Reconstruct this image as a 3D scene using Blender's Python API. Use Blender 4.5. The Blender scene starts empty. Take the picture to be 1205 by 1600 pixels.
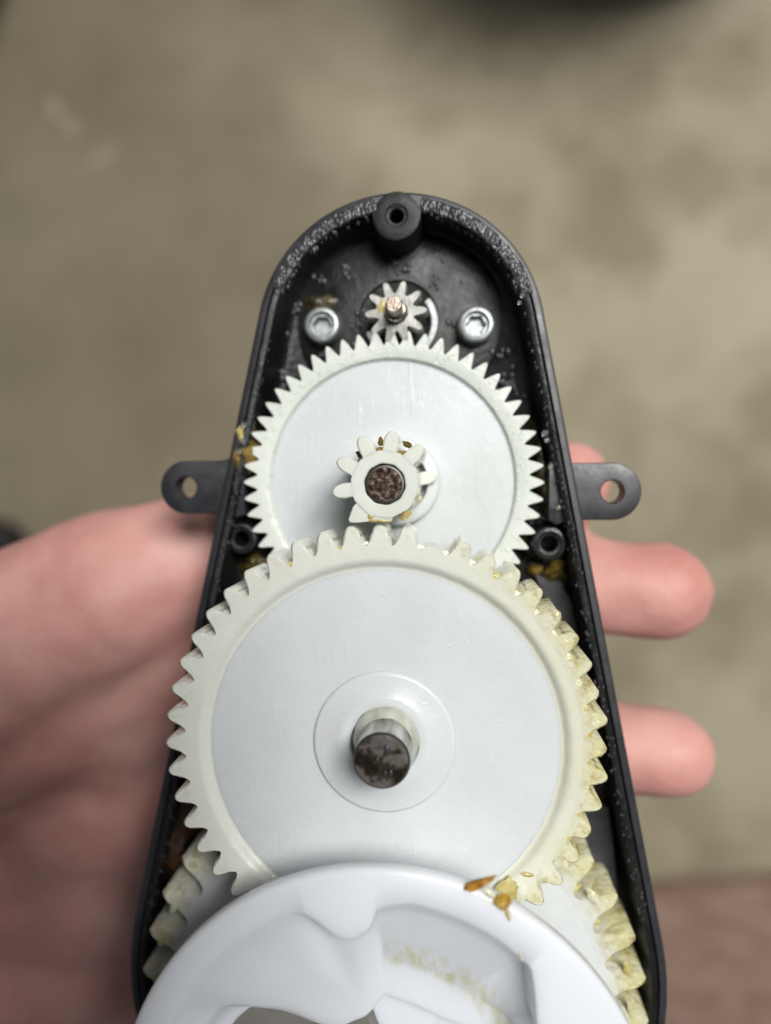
import bpy, bmesh, math, random
from mathutils import Vector, Matrix, noise

random.seed(11)
S = 0.001                      # the scene is described in millimetres
SC = bpy.context.scene
COL = SC.collection

# ------------------------------------------------------------------ camera
cam_d = bpy.data.cameras.new("camera")
cam = bpy.data.objects.new("camera", cam_d)
COL.objects.link(cam)
cam_d.sensor_fit = 'VERTICAL'
cam_d.lens = 6.81
cam_d.sensor_height = 6.81 * 1600 / 1164
cam_d.clip_start = 0.004
cam_d.clip_end = 20
f_px, H = 1164.0, 101.2
zc = -Vector(((695 - 602.5) / f_px, -(750 - 800) / f_px, -1)).normalized()
yc = (Vector((0, 1, 0)) - zc * zc.y).normalized()
xc = yc.cross(zc)
rot = Matrix((xc, yc, zc))     # camera axes -> world axes
cam.matrix_world = Matrix.Translation((0, 0, H * S)) @ rot.to_4x4()
cam_d.dof.use_dof = True
cam_d.dof.focus_distance = 0.1035
cam_d.dof.aperture_fstop = 6.81 / 3.7
SC.camera = cam

# ------------------------------------------------------------------ light
w = bpy.data.worlds.new("World")
SC.world = w
w.use_nodes = True
bg = w.node_tree.nodes["Background"]
bg.inputs[0].default_value = (0.86, 0.93, 1.0, 1)
bg.inputs[1].default_value = 0.085


def area(name, loc, target, sx, sy, power, color):
    l = bpy.data.lights.new(name, 'AREA')
    l.shape = 'RECTANGLE'
    l.size, l.size_y = sx, sy
    l.energy = power
    l.color = color
    o = bpy.data.objects.new(name, l)
    o.location = loc
    o.rotation_euler = (Vector(target) - Vector(loc)).to_track_quat('-Z', 'Y').to_euler()
    COL.objects.link(o)
    return o


area("ceiling_tube", (0.32, 0.85, 2.0), (0.28, 0.3, 0), 0.44, 1.0, 19, (1.0, 0.985, 0.95))
area("ceiling_tube", (0.90, 0.85, 2.0), (0.3, 0.3, 0), 0.62, 1.0, 47, (1.0, 0.985, 0.95))
SC.view_settings.view_transform = 'Standard'
SC.view_settings.look = 'None'
SC.view_settings.exposure = 0.0
SC.view_settings.gamma = 1.0
SC.cycles.max_bounces = 10


# ------------------------------------------------------------------ materials
class NT:
    def __init__(self, name):
        self.m = bpy.data.materials.new(name)
        self.m.use_nodes = True
        self.t = self.m.node_tree
        self.b = self.t.nodes["Principled BSDF"]
        self.pos = self.t.nodes.new("ShaderNodeNewGeometry").outputs["Position"]

    def set(self, **kw):
        for k, v in kw.items():
            self.b.inputs[k.replace("_", " ")].default_value = v
        return self

    def link(self, a, b):
        self.t.links.new(a, b)

    def noise(self, scale_mm, detail=4, rough=0.6, stretch=None, offset=None):
        n = self.t.nodes.new("ShaderNodeTexNoise")
        n.inputs["Scale"].default_value = 1.0
        n.inputs["Detail"].default_value = detail
        n.inputs["Roughness"].default_value = rough
        mp = self.t.nodes.new("ShaderNodeMapping")
        s = 1000.0 / scale_mm
        st = stretch or (1, 1, 1)
        mp.inputs["Scale"].default_value = (s * st[0], s * st[1], s * st[2])
        if offset:
            mp.inputs["Location"].default_value = offset
        self.link(self.pos, mp.inputs[0])
        self.link(mp.outputs[0], n.inputs["Vector"])
        return n.outputs["Fac"]

    def voronoi(self, scale_mm, feature='F1'):
        n = self.t.nodes.new("ShaderNodeTexVoronoi")
        n.feature = feature
        n.inputs["Scale"].default_value = 1000.0 / scale_mm
        self.link(self.pos, n.inputs["Vector"])
        return n.outputs["Distance"]

    def ramp(self, fac, stops):
        r = self.t.nodes.new("ShaderNodeValToRGB")
        el = r.color_ramp.elements
        while len(el) < len(stops):
            el.new(0.5)
        for e, (p, c) in zip(el, stops):
            e.position = p
            e.color = c if len(c) == 4 else (*c, 1)
        self.link(fac, r.inputs[0])
        return r.outputs[0]

    def mix(self, fac, a, b, mode='MIX'):
        m = self.t.nodes.new("ShaderNodeMix")
        m.data_type = 'RGBA'
        m.blend_type = mode
        for sock, v in ((m.inputs[0], fac), (m.inputs[6], a), (m.inputs[7], b)):
            if isinstance(v, (int, float)):
                sock.default_value = v
            elif isinstance(v, tuple):
                sock.default_value = v if len(v) == 4 else (*v, 1)
            else:
                self.link(v, sock)
        return m.outputs[2]

    def math(self, op, a, b=0.0, clamp=False):
        m = self.t.nodes.new("ShaderNodeMath")
        m.operation = op
        m.use_clamp = clamp
        for sock, v in ((m.inputs[0], a), (m.inputs[1], b)):
            if isinstance(v, (int, float)):
                sock.default_value = v
            else:
                self.link(v, sock)
        return m.outputs[0]

    def axis(self, i, lo, hi):
        """0..1 along a world axis between two millimetre values"""
        sp = self.t.nodes.new("ShaderNodeSeparateXYZ")
        self.link(self.pos, sp.inputs[0])
        mr = self.t.nodes.new("ShaderNodeMapRange")
        self.link(sp.outputs[i], mr.inputs[0])
        mr.inputs[1].default_value = lo * S
        mr.inputs[2].default_value = hi * S
        return mr.outputs[0]

    def radial(self, c, lo, hi):
        """0..1 with the distance from a vertical axis, in millimetres"""
        vm = self.t.nodes.new("ShaderNodeVectorMath")
        vm.operation = 'SUBTRACT'
        self.link(self.pos, vm.inputs[0])
        vm.inputs[1].default_value = (c[0] * S, c[1] * S, 0)
        m2 = self.t.nodes.new("ShaderNodeVectorMath")
        m2.operation = 'MULTIPLY'
        self.link(vm.outputs[0], m2.inputs[0])
        m2.inputs[1].default_value = (1, 1, 0)
        ln = self.t.nodes.new("ShaderNodeVectorMath")
        ln.operation = 'LENGTH'
        self.link(m2.outputs[0], ln.inputs[0])
        mr = self.t.nodes.new("ShaderNodeMapRange")
        self.link(ln.outputs["Value"], mr.inputs[0])
        mr.inputs[1].default_value = lo * S
        mr.inputs[2].default_value = hi * S
        return mr.outputs[0]

    def color(self, sock):
        self.link(sock, self.b.inputs["Base Color"])
        return self

    def rough(self, sock):
        self.link(sock, self.b.inputs["Roughness"])
        return self

    def bump(self, height, strength, dist_mm):
        b = self.t.nodes.new("ShaderNodeBump")
        b.inputs["Strength"].default_value = strength
        b.inputs["Distance"].default_value = dist_mm * S
        self.link(height, b.inputs["Height"])
        self.link(b.outputs[0], self.b.inputs["Normal"])
        return self


def sss(n, weight, rad_mm, col=(1, 0.9, 0.7)):
    n.b.inputs["Subsurface Weight"].default_value = weight
    n.b.inputs["Subsurface Radius"].default_value = col
    n.b.inputs["Subsurface Scale"].default_value = rad_mm * S
    return n


def make_materials():
    M = {}
    # black moulded plastic, slightly greasy
    n = NT("black_plastic").set(Roughness=0.42)
    n.color(n.ramp(n.noise(6, 5), [(0.3, (0.006, 0.006, 0.007)), (0.7, (0.013, 0.013, 0.015))]))
    n.rough(n.ramp(n.noise(11, 5, 0.6), [(0.38, (0.20,) * 3), (0.62, (0.55,) * 3)]))
    n.bump(n.math('ADD', n.noise(1.3, 6, 0.7), n.math('MULTIPLY', n.noise(8, 3), 2.0)), 0.35, 0.4)
    M['black'] = n.m
    n = NT("black_plastic_rim").set(Roughness=0.5, IOR=1.68)
    n.color(n.ramp(n.noise(5, 5), [(0.3, (0.014, 0.014, 0.018)), (0.7, (0.028, 0.029, 0.036))]))
    n.rough(n.ramp(n.noise(4, 5, 0.7), [(0.35, (0.34,) * 3), (0.65, (0.52,) * 3)]))
    n.bump(n.noise(0.7, 5, 0.7), 0.15, 0.15)
    M['rim'] = n.m
    # wet black grease film
    n = NT("black_grease").set(Base_Color=(0.045, 0.046, 0.052, 1), Roughness=0.33, IOR=1.6)
    n.bump(n.noise(1.2, 3), 0.15, 0.1)
    M['bead'] = n.m
    # bluish white nylon of the gear discs
    n = NT("white_nylon").set(Roughness=0.32)
    base = n.ramp(n.noise(16, 5, 0.6), [(0.3, (0.665, 0.700, 0.715)), (0.7, (0.735, 0.765, 0.775))])
    film = n.ramp(n.noise(22, 5, 0.65, offset=(3, 8, 1)), [(0.52, (0,) * 3), (0.72, (1,) * 3)])
    n.color(n.mix(n.math('MULTIPLY', film, 0.35), base, (0.70, 0.71, 0.64)))
    v = n.ramp(n.noise(0.9, 3, 0.6), [(0.62, (0,) * 3), (0.75, (1,) * 3)])
    scr = n.ramp(n.noise(1.6, 3, 0.5, stretch=(2.6, 0.22, 1), offset=(5, 2, 0)), [(0.60, (0,) * 3), (0.68, (1,) * 3)])
    patch = n.ramp(n.noise(13, 3, 0.5, offset=(1, 4, 2)), [(0.50, (0,) * 3), (0.62, (1,) * 3)])
    scr = n.math('MULTIPLY', scr, patch)
    g = n.math('ADD', n.noise(5, 4), n.math('ADD', n.math('MULTIPLY', v, 0.35), n.math('MULTIPLY', scr, 0.5)))
    n.rough(n.ramp(n.noise(7, 5, 0.7), [(0.3, (0.16,) * 3), (0.7, (0.38,) * 3)]))
    n.bump(g, 0.35, 0.25)
    sss(n, 0.4, 1.6)
    M['nylon'] = n.m
    # greenish white toothed ring of the middle gear
    n = NT("greasy_white_nylon").set(Roughness=0.25)
    n.color(n.ramp(n.noise(10, 4), [(0.3, (0.71, 0.75, 0.69)), (0.7, (0.79, 0.825, 0.77))]))
    v = n.ramp(n.noise(0.75, 2, 0.5), [(0.60, (0,) * 3), (0.70, (1,) * 3)])
    n.bump(n.math('ADD', n.noise(3, 4), n.math('MULTIPLY', v, 0.8)), 0.5, 0.3)
    M['ring2'] = n.m
    # cream nylon of the large gear: ring and teeth, with a yellow grease film to the right and brown stains between the teeth
    def greasy(name, c, r_in, r_out, side_lo, side_hi, base_a, base_b, stain, inner=0.4, wet_mm=1.5, wet_k=0.6):
        n = NT(name).set(Roughness=0.22)
        base = n.ramp(n.noise(9, 4), [(0.3, base_a), (0.7, base_b)])
        rad = n.radial(c, r_in, r_out)
        sd = n.axis(0, side_lo, side_hi)
        film = n.math('MULTIPLY', sd, n.ramp(n.noise(6, 4, 0.6), [(0.25, (0.35,) * 3), (0.6, (1,) * 3)]))
        film = n.math('MULTIPLY', film, n.math('ADD', n.math('MULTIPLY', rad, 0.9 - inner), inner))
        col = n.mix(film, base, (0.70, 0.66, 0.34))
        sp = n.ramp(n.noise(2.1, 5, 0.7, offset=(3, 1, 7)), [(0.50, (0,) * 3), (0.66, (1,) * 3)])
        sp = n.math('MULTIPLY', n.math('MULTIPLY', sp, rad), n.math('ADD', n.math('MULTIPLY', sd, 0.75), 0.22))
        col = n.mix(n.math('MULTIPLY', sp, stain), col, (0.40, 0.30, 0.07))
        n.color(col)
        n.rough(n.ramp(n.noise(2.5, 4), [(0.35, (0.08,) * 3), (0.65, (0.34,) * 3)]))
        wet = n.math('ADD', n.math('MULTIPLY', n.math('MULTIPLY', rad, n.math('ADD', n.math('MULTIPLY', sd, 0.9), 0.25)), n.noise(wet_mm, 3, 0.5)), n.math('MULTIPLY', n.noise(4, 3), 0.4))
        n.bump(wet, wet_k, 0.55)
        n.set(Coat_Weight=0.5, Coat_Roughness=0.05)
        return n.m
    M['cream'] = greasy("cream_nylon", (-8.6, -36.8), 27.2, 28.8, -2, 19, (0.76, 0.775, 0.70), (0.82, 0.835, 0.765), 0.85)
    M['wet'] = M['cream']
    M['coarse'] = greasy("greasy_coarse_nylon", (-8.7, -81.8), 33.0, 37.0, -130, 10, (0.70, 0.735, 0.745), (0.77, 0.80, 0.82), 0.95, 0.05, 2.0, 0.9)
    # smooth translucent pinion
    n = NT("pinion_nylon").set(Roughness=0.25)
    n.color(n.ramp(n.noise(5, 4), [(0.3, (0.72, 0.75, 0.67)), (0.7, (0.79, 0.815, 0.74))]))
    n.bump(n.noise(1.8, 4), 0.2, 0.2)
    sss(n, 0.35, 1.2)
    M['pinion'] = n.m
    # output drum
    n = NT("milky_nylon").set(Roughness=0.30)
    base = n.ramp(n.noise(20, 3), [(0.3, (0.77, 0.80, 0.85)), (0.7, (0.81, 0.84, 0.89))])
    # yellow grease streak wiped along the pocket on the right
    band = n.math('MULTIPLY', n.radial((-8.0, -82.7), 22.5, 18.8), n.radial((-8.0, -82.7), 15.8, 17.2))
    band = n.math('MULTIPLY', band, n.axis(0, -8.3, -7.8))
    band = n.math('MULTIPLY', band, n.axis(0, 12, 6))
    st = n.ramp(n.noise(2.6, 5, 0.65, stretch=(2.2, 0.6, 1)), [(0.40, (0,) * 3), (0.62, (1,) * 3)])
    n.color(n.mix(n.math('MULTIPLY', n.math('MULTIPLY', band, st), 0.75), base, (0.62, 0.60, 0.30)))
    n.bump(n.noise(9, 3), 0.10, 0.3)
    sss(n, 0.75, 3.5)
    M['drum'] = n.m
    # metals
    n = NT("dark_steel").set(Metallic=1.0, Roughness=0.2)
    n.color(n.ramp(n.noise(2.2, 4, stretch=(1, 1, 0.12)), [(0.36, (0.07, 0.065, 0.055)), (0.62, (0.55, 0.54, 0.50))]))
    n.bump(n.noise(1.4, 3, stretch=(1, 1, 0.4)), 0.25, 0.2)
    M['steel'] = n.m
    n = NT("oily_shaft_end").set(Metallic=0.35, Roughness=0.25)
    n.color(n.ramp(n.noise(3.2, 4, 0.6), [(0.40, (0.025, 0.018, 0.012)), (0.47, (0.060, 0.048, 0.038)), (0.51, (0.155, 0.140, 0.125)), (0.68, (0.22, 0.205, 0.19))]))
    n.bump(n.noise(2.2, 3, 0.5), 0.6, 0.5)
    n.set(Coat_Weight=0.8, Coat_Roughness=0.04)
    M['oily'] = n.m
    n = NT("rough_sawn_steel").set(Metallic=0.85, Roughness=0.3)
    n.color(n.ramp(n.noise(0.7, 5, 0.7), [(0.38, (0.020, 0.012, 0.008)), (0.5, (0.13, 0.085, 0.06)), (0.68, (0.55, 0.48, 0.42))]))
    n.bump(n.noise(0.55, 5, 0.75), 1.0, 0.35)
    M['rust'] = n.m
    n = NT("bright_steel_ring").set(Metallic=1.0, Roughness=0.5, Base_Color=(0.13, 0.125, 0.115, 1))
    M['edge'] = n.m
    n = NT("sintered_steel").set(Metallic=0.55, Roughness=0.42)
    n.color(n.ramp(n.noise(2.0, 5), [(0.35, (0.27, 0.27, 0.25)), (0.65, (0.44, 0.44, 0.41))]))
    n.bump(n.noise(0.8, 5), 0.35, 0.2)
    M['sinter'] = n.m
    n = NT("copper_toned_steel").set(Metallic=0.9, Roughness=0.35)
    n.color(n.ramp(n.noise(0.9, 5, 0.7), [(0.35, (0.20, 0.155, 0.125)), (0.65, (0.55, 0.46, 0.39))]))
    n.bump(n.noise(0.6, 4), 0.6, 0.2)
    M['copper'] = n.m
    n = NT("zinc_plate").set(Metallic=0.7, Roughness=0.42)
    n.color(n.ramp(n.noise(1.8, 5), [(0.3, (0.26, 0.28, 0.275)), (0.7, (0.48, 0.51, 0.51))]))
    n.bump(n.noise(0.9, 4), 0.3, 0.2)
    M['zinc'] = n.m
    # greases
    n = NT("amber_grease").set(Roughness=0.12, IOR=1.45)
    n.color(n.ramp(n.noise(3.0, 5, 0.6), [(0.3, (0.05, 0.030, 0.008)), (0.5, (0.20, 0.130, 0.025)), (0.72, (0.38, 0.27, 0.07))]))
    n.bump(n.noise(1.6, 4), 0.6, 0.6)
    sss(n, 0.3, 1.0, (1, 0.6, 0.2))
    M['amber'] = n.m
    n = NT("dirty_grease").set(Roughness=0.14, IOR=1.45)
    n.color(n.ramp(n.noise(2.6, 5, 0.6), [(0.38, (0.012, 0.011, 0.008)), (0.52, (0.065, 0.052, 0.016)), (0.74, (0.19, 0.135, 0.035))]))
    n.bump(n.noise(1.5, 4), 0.6, 0.6)
    M['dirty'] = n.m
    n = NT("rusty_grease").set(Roughness=0.25)
    n.color(n.ramp(n.noise(2.6, 5, 0.6), [(0.35, (0.010, 0.007, 0.005)), (0.55, (0.07, 0.030, 0.012)), (0.75, (0.16, 0.07, 0.02))]))
    n.bump(n.noise(1.2, 5, 0.7), 0.8, 0.6)
    M['rustgrease'] = n.m
    n = NT("yellow_grease").set(Roughness=0.12, IOR=1.45)
    n.color(n.ramp(n.noise(1.3, 4), [(0.35, (0.48, 0.37, 0.11)), (0.65, (0.66, 0.58, 0.29))]))
    n.bump(n.noise(0.8, 3), 0.5, 0.3)
    sss(n, 0.3, 0.6, (1, 0.7, 0.3))
    M['yellow'] = n.m
    n = NT("pale_grease").set(Roughness=0.10, IOR=1.45)
    n.color(n.ramp(n.noise(1.6, 4), [(0.35, (0.64, 0.62, 0.44)), (0.65, (0.74, 0.74, 0.62))]))
    n.bump(n.noise(0.9, 3), 0.5, 0.3)
    sss(n, 0.3, 0.8)
    M['pale'] = n.m
    n = NT("brown_flake").set(Roughness=0.2)
    n.color(n.ramp(n.noise(1.6, 4), [(0.3, (0.16, 0.055, 0.008)), (0.55, (0.46, 0.22, 0.03)), (0.75, (0.62, 0.42, 0.12))]))
    n.bump(n.noise(0.7, 4), 0.6, 0.3)
    sss(n, 0.3, 0.5, (1, 0.5, 0.1))
    M['flake'] = n.m
    n = NT("clear_drop").set(Roughness=0.04, Base_Color=(0.9, 0.9, 0.85, 1), IOR=1.45)
    n.b.inputs["Transmission Weight"].default_value = 0.9
    M['drop'] = n.m
    n = NT("honey_grease").set(Roughness=0.10, IOR=1.45)
    n.color(n.ramp(n.noise(1.2, 4), [(0.35, (0.50, 0.27, 0.03)), (0.65, (0.78, 0.58, 0.14))]))
    n.b.inputs["Transmission Weight"].default_value = 0.35
    n.bump(n.noise(0.8, 3), 0.4, 0.3)
    sss(n, 0.3, 0.8, (1, 0.6, 0.2))
    M['honey'] = n.m
    n = NT("greenish_film").set(Roughness=0.15)
    n.color(n.ramp(n.noise(2.0, 4), [(0.35, (0.40, 0.41, 0.33)), (0.65, (0.58, 0.60, 0.53))]))
    n.bump(n.noise(1.2, 3), 0.4, 0.3)
    M['film'] = n.m
    n = NT("shaded_bore").set(Roughness=0.5)  # grey painted in for the deep shade inside the drum
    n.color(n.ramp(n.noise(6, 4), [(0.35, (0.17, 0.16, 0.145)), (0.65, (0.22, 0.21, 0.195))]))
    M['bore_shade'] = n.m
    # skin
    n = NT("skin").set(Roughness=0.55)
    c = n.ramp(n.noise(22, 4, 0.6), [(0.26, (0.62, 0.27, 0.235)), (0.5, (0.74, 0.375, 0.33)), (0.74, (0.81, 0.49, 0.43))])
    c = n.mix(n.math('MULTIPLY', n.ramp(n.noise(5, 4), [(0.45, (0,) * 3), (0.7, (1,) * 3)]), 0.35), c, (0.70, 0.42, 0.36))
    n.color(c)
    n.bump(n.math('ADD', n.noise(5, 5, 0.6), n.noise(1.4, 3)), 0.25, 0.5)
    sss(n, 0.35, 3.0, (1, 0.35, 0.2))
    M['skin'] = n.m
    # concrete and far things
    n = NT("concrete").set(Roughness=0.75)
    a = n.ramp(n.noise(420, 5, 0.58, offset=(0.3, 0.9, 0)), [(0.30, (0.37, 0.318, 0.215)), (0.50, (0.52, 0.455, 0.32)), (0.70, (0.61, 0.55, 0.41))])
    st = n.ramp(n.noise(150, 6, 0.62, offset=(2, 5, 1)), [(0.36, (0.60, 0.58, 0.54)), (0.56, (1, 1, 1))])
    c = n.mix(0.85, a, st, 'MULTIPLY')
    # shade towards the left, painted into the concrete with a ragged border
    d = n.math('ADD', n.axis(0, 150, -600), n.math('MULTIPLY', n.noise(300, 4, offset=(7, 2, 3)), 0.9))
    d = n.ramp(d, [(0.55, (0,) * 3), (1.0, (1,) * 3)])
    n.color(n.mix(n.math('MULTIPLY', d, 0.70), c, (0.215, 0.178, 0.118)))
    n.bump(n.noise(12, 6), 0.4, 2.0)
    M['concrete'] = n.m
    n = NT("pinkish_surface").set(Roughness=0.7)
    n.color(n.ramp(n.noise(45, 6, 0.6, stretch=(1, 2, 1)), [(0.3, (0.28, 0.165, 0.120)), (0.5, (0.37, 0.235, 0.180)), (0.7, (0.45, 0.31, 0.25))]))
    n.bump(n.noise(20, 5), 0.4, 3)
    M['surface'] = n.m
    n = NT("black_rubber").set(Roughness=0.6)
    n.color(n.ramp(n.noise(30, 4), [(0.3, (0.012,) * 3), (0.7, (0.024,) * 3)]))
    M['rubber'] = n.m
    n = NT("pale_chip").set(Roughness=0.6)
    n.color(n.ramp(n.noise(10, 4), [(0.3, (0.33, 0.28, 0.19)), (0.7, (0.42, 0.36, 0.26))]))
    M['chip'] = n.m
    return M


M = make_materials()


# ------------------------------------------------------------------ helpers
def thing(name, label, cat, loc=(0, 0, 0), group=None):
    o = bpy.data.objects.new(name, None)
    o.empty_display_size = 0.005
    o.location = Vector(loc) * S
    COL.objects.link(o)
    o['label'] = label
    o['category'] = cat
    if group:
        o['group'] = group
    return o


def tag(o, label, cat, group=None):
    o['label'] = label
    o['category'] = cat
    if group:
        o['group'] = group
    return o


def finish(bm, name, mat, parent=None, loc=(0, 0, 0), sharp=38, flat=False):
    bmesh.ops.recalc_face_normals(bm, faces=bm.faces)
    for f in bm.faces:
        f.smooth = not flat
    lim = math.radians(sharp)
    for e in bm.edges:
        if len(e.link_faces) == 2 and e.calc_face_angle(0) > lim:
            e.smooth = False
    me = bpy.data.meshes.new(name)
    bmesh.ops.scale(bm, vec=(S, S, S), verts=bm.verts)
    bm.to_mesh(me)
    bm.free()
    me.materials.append(mat)
    return link(name, me, parent, loc)


def link(name, me, parent=None, loc=(0, 0, 0), rz=0.0):
    o = bpy.data.objects.new(name, me)
    COL.objects.link(o)
    o.location = Vector(loc) * S
    o.rotation_euler = (0, 0, rz)
    if parent:
        o.parent = parent
    return o


def loft(bm, rings, close_ring=True, cap_first=False, cap_last=False, wrap=False):
    """rings: list of lists of (x,y,z)"""
    vs = [[bm.verts.new(p) for p in r] for r in rings]
    n = len(vs[0])
    pairs = list(zip(vs, vs[1:])) + ([(vs[-1], vs[0])] if wrap else [])
    for a, b in pairs:
        for i in range(n if close_ring else n - 1):
            j = (i + 1) % n
            bm.faces.new((a[i], a[j], b[j], b[i]))
    if cap_first:
        bm.faces.new(vs[0])
    if cap_last:
        bm.faces.new(list(reversed(vs[-1])))
    return vs


def lathe(bm, prof, seg=64, wrap=False, cap_first=False, cap_last=False, center=(0, 0), wob=0.0):
    rings = []
    for r, z in prof:
        rings.append([(center[0] + r * math.cos(2 * math.pi * i / seg), center[1] + r * math.sin(2 * math.pi * i / seg), z)
                      for i in range(seg)])
    return loft(bm, rings, True, cap_first, cap_last, wrap)


_ICO = {}


def ico(sub):
    if sub not in _ICO:
        b = bmesh.new()
        bmesh.ops.create_icosphere(b, subdivisions=sub, radius=1.0)
        b.verts.index_update()
        _ICO[sub] = ([v.co.copy() for v in b.verts], [[v.index for v in f.verts] for f in b.faces])
        b.free()
    return _ICO[sub]


def blob(bm, c, rad, sub=2, amp=0.15, freq=0.6, rz=0.0):
    ca, sa = math.cos(rz), math.sin(rz)
    vs, fs = ico(sub)
    off = Vector(c) * freq * 3.1
    new = []
    for p in vs:
        d = 1.0 + amp * noise.noise(p * 1.6 + off)
        x, y, z = p.x * rad[0] * d, p.y * rad[1] * d, p.z * rad[2] * d
        new.append(bm.verts.new((c[0] + ca * x - sa * y, c[1] + sa * x + ca * y, c[2] + z)))
    for f in fs:
        bm.faces.new([new[k] for k in f])


def smear(name, c, rx, ry, h, mat, parent, rz=0.0, seg=26, seed=0, floor=0.0):
    """an uneven puddle: dome with a ragged outline"""
    bm = bmesh.new()
    rings = []
    K = 6
    for k in range(K + 1):
        t = k / K
        ring = []
        for i in range(seg):
            a = 2 * math.pi * i / seg
            rag = 1 + 0.28 * noise.noise(Vector((math.cos(a) * 1.3, math.sin(a) * 1.3, seed * 3.7))) \
                + 0.16 * noise.noise(Vector((math.cos(a) * 3.1, math.sin(a) * 3.1, seed * 1.7 + 9)))
            rr = (1 - t) * rag
            x, y = rx * rr * math.cos(a), ry * rr * math.sin(a)
            z = h * (1 - (1 - t) ** 1.7) * (1 + 0.45 * noise.noise(Vector((x * 0.6, y * 0.6, seed))))
            if k == 0:
                z = floor
            xx = x * math.cos(rz) - y * math.sin(rz)
            yy = x * math.sin(rz) + y * math.cos(rz)
            ring.append((xx, yy, z))
        if k == K:
            ring = [(p[0] + 0.02 * math.cos(i), p[1] + 0.02 * math.sin(i), p[2]) for i, p in enumerate(ring)]
        rings.append(ring)
    loft(bm, rings, cap_first=True, cap_last=True)
    return finish(bm, name, mat, parent, c, sharp=80)


def tooth_mesh(name, N, rr, rt, z0, z1, mat, hroot=0.44, htip=0.07, bev=0.14, power=0.75, steps=6, worn=None, seed=0):
    """one gear tooth pointing along +x; its root face sits on the ring's own facets"""
    pitch = 2 * math.pi / N
    side = []
    for k in range(steps + 1):
        t = k / steps
        h = hroot - (hroot - htip) * t ** power
        if t > 0.8:
            h *= 1 - 0.35 * ((t - 0.8) / 0.2) ** 2
        r = rr + (rt - rr) * t
        if worn:
            r = rr + (rt - rr) * t * worn
        side.append((r, h * pitch))
    pts = [(r, -a) for r, a in side] + [(side[-1][0] + 0.04 * (rt - rr), 0)] + [(r, a) for r, a in reversed(side)]
    bm = bmesh.new()

    def ring(z, ins):
        out = []
        for i, (r, a) in enumerate(pts):
            x, y = r * math.cos(a), r * math.sin(a)
            if ins and 0 < i < len(pts) - 1:
                cx_ = rr + 0.35 * (rt - rr)
                d = Vector((x - cx_, y))
                L = max(d.length, 1e-6)
                d *= max(0, 1 - ins / L)
                x = max(cx_ + d.x, rr)
                y = d.y
            if worn:
                q = noise.noise(Vector((x * 2.1, y * 2.1, z * 1.7 + seed * 5)))
                x += q * 0.5 * max(0.0, min(1.0, (x - rr) / (rt - rr) * 1.5))
            out.append((x, y, z))
        return out
    loft(bm, [ring(z0, 0), ring(z1 - bev, 0), ring(z1, bev)], cap_first=True, cap_last=True)
    return finish(bm, name, mat, None, sharp=42)


def gear_ring(bm, N, rr, phase, z0, z1, inner, hroot=0.44, vdip=0.0):
    """toothed ring's body: outer polygon meets every tooth root; inner: profile (r,z) going inwards from the top edge"""
    pitch = 2 * math.pi / N
    angs, rad = [], []
    for i in range(N):
        c = phase + i * pitch
        g_ = 1 - 2 * hroot
        angs += [c - hroot * pitch, c + hroot * pitch] + [c + (hroot + g_ * k / 4) * pitch for k in (1, 2, 3)]
        rad += [rr, rr, rr - vdip * 0.7, rr - vdip, rr - vdip * 0.7]
    order = sorted(range(len(angs)), key=lambda k: angs[k])
    angs = [angs[k] for k in order]
    rad = [rad[k] for k in order]
    rings = [[(r * math.cos(a), r * math.sin(a), z0) for a, r in zip(angs, rad)],
             [(r * math.cos(a), r * math.sin(a), z1) for a, r in zip(angs, rad)]]
    for r, z in inner:
        rings.append([(r * math.cos(a), r * math.sin(a), z) for a in angs])
    loft(bm, rings, wrap=True)


def lerp_table(tab, x):
    for (x0, y0), (x1, y1) in zip(tab, tab[1:]):
        if x0 <= x <= x1:
            t = (x - x0) / (x1 - x0) if x1 > x0 else 0
            return y0 + (y1 - y0) * t
    return tab[-1][1]


# ------------------------------------------------------------------ the setting: floor far below
FZ = -800.0
bm = bmesh.new()
bmesh.ops.create_grid(bm, x_segments=40, y_segments=40, size=4000)
for v in bm.verts:
    v.co.z = 3.0 * noise.noise(v.co * 0.004)
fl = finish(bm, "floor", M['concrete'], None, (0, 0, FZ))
fl['kind'] = 'structure'


# ------------------------------------------------------------------ gearbox housing
C1, R1 = (-7.05, 21.6), 22.3
C2, R2 = (-8.5, -80.0), 43.0


def outline(off, z, na=48, nl=30):
    r1, r2 = R1 - off, R2 - off
    d = Vector((C2[0] - C1[0], C2[1] - C1[1]))
    base = math.atan2(d.y, d.x)
    al = math.acos((r1 - r2) / d.length)
    p = []
    a0, a1 = base + al, base + 2 * math.pi - al
    top = [(C1[0] + r1 * math.cos(a0 + (a1 - a0) * k / na), C1[1] + r1 * math.sin(a0 + (a1 - a0) * k / na)) for k in range(na + 1)]
    b0, b1 = base - al, base + al
    bot = [(C2[0] + r2 * math.cos(b0 + (b1 - b0) * k / na), C2[1] + r2 * math.sin(b0 + (b1 - b0) * k / na)) for k in range(na + 1)]
    p += top
    for k in range(1, nl):
        t = k / nl
        p.append((top[-1][0] + (bot[0][0] - top[-1][0]) * t, top[-1][1] + (bot[0][1] - top[-1][1]) * t))
    p += bot
    for k in range(1, nl):
        t = k / nl
        p.append((bot[-1][0] + (top[0][0] - bot[-1][0]) * t, bot[-1][1] + (top[0][1] - bot[-1][1]) * t))
    return [(x, y, z) for x, y in p]


FL = -21.5          # inner floor
RZ = -14.0          # rim
house = thing("gearbox_housing", "black plastic tapered gearbox housing with two side ears, held in the hand", "gearbox", (-7.5, -20, -29))
HB = Vector((-7.5, -20, -29))


def hl(p):
    return (p[0] - HB.x, p[1] - HB.y, p[2] - HB.z)


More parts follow.
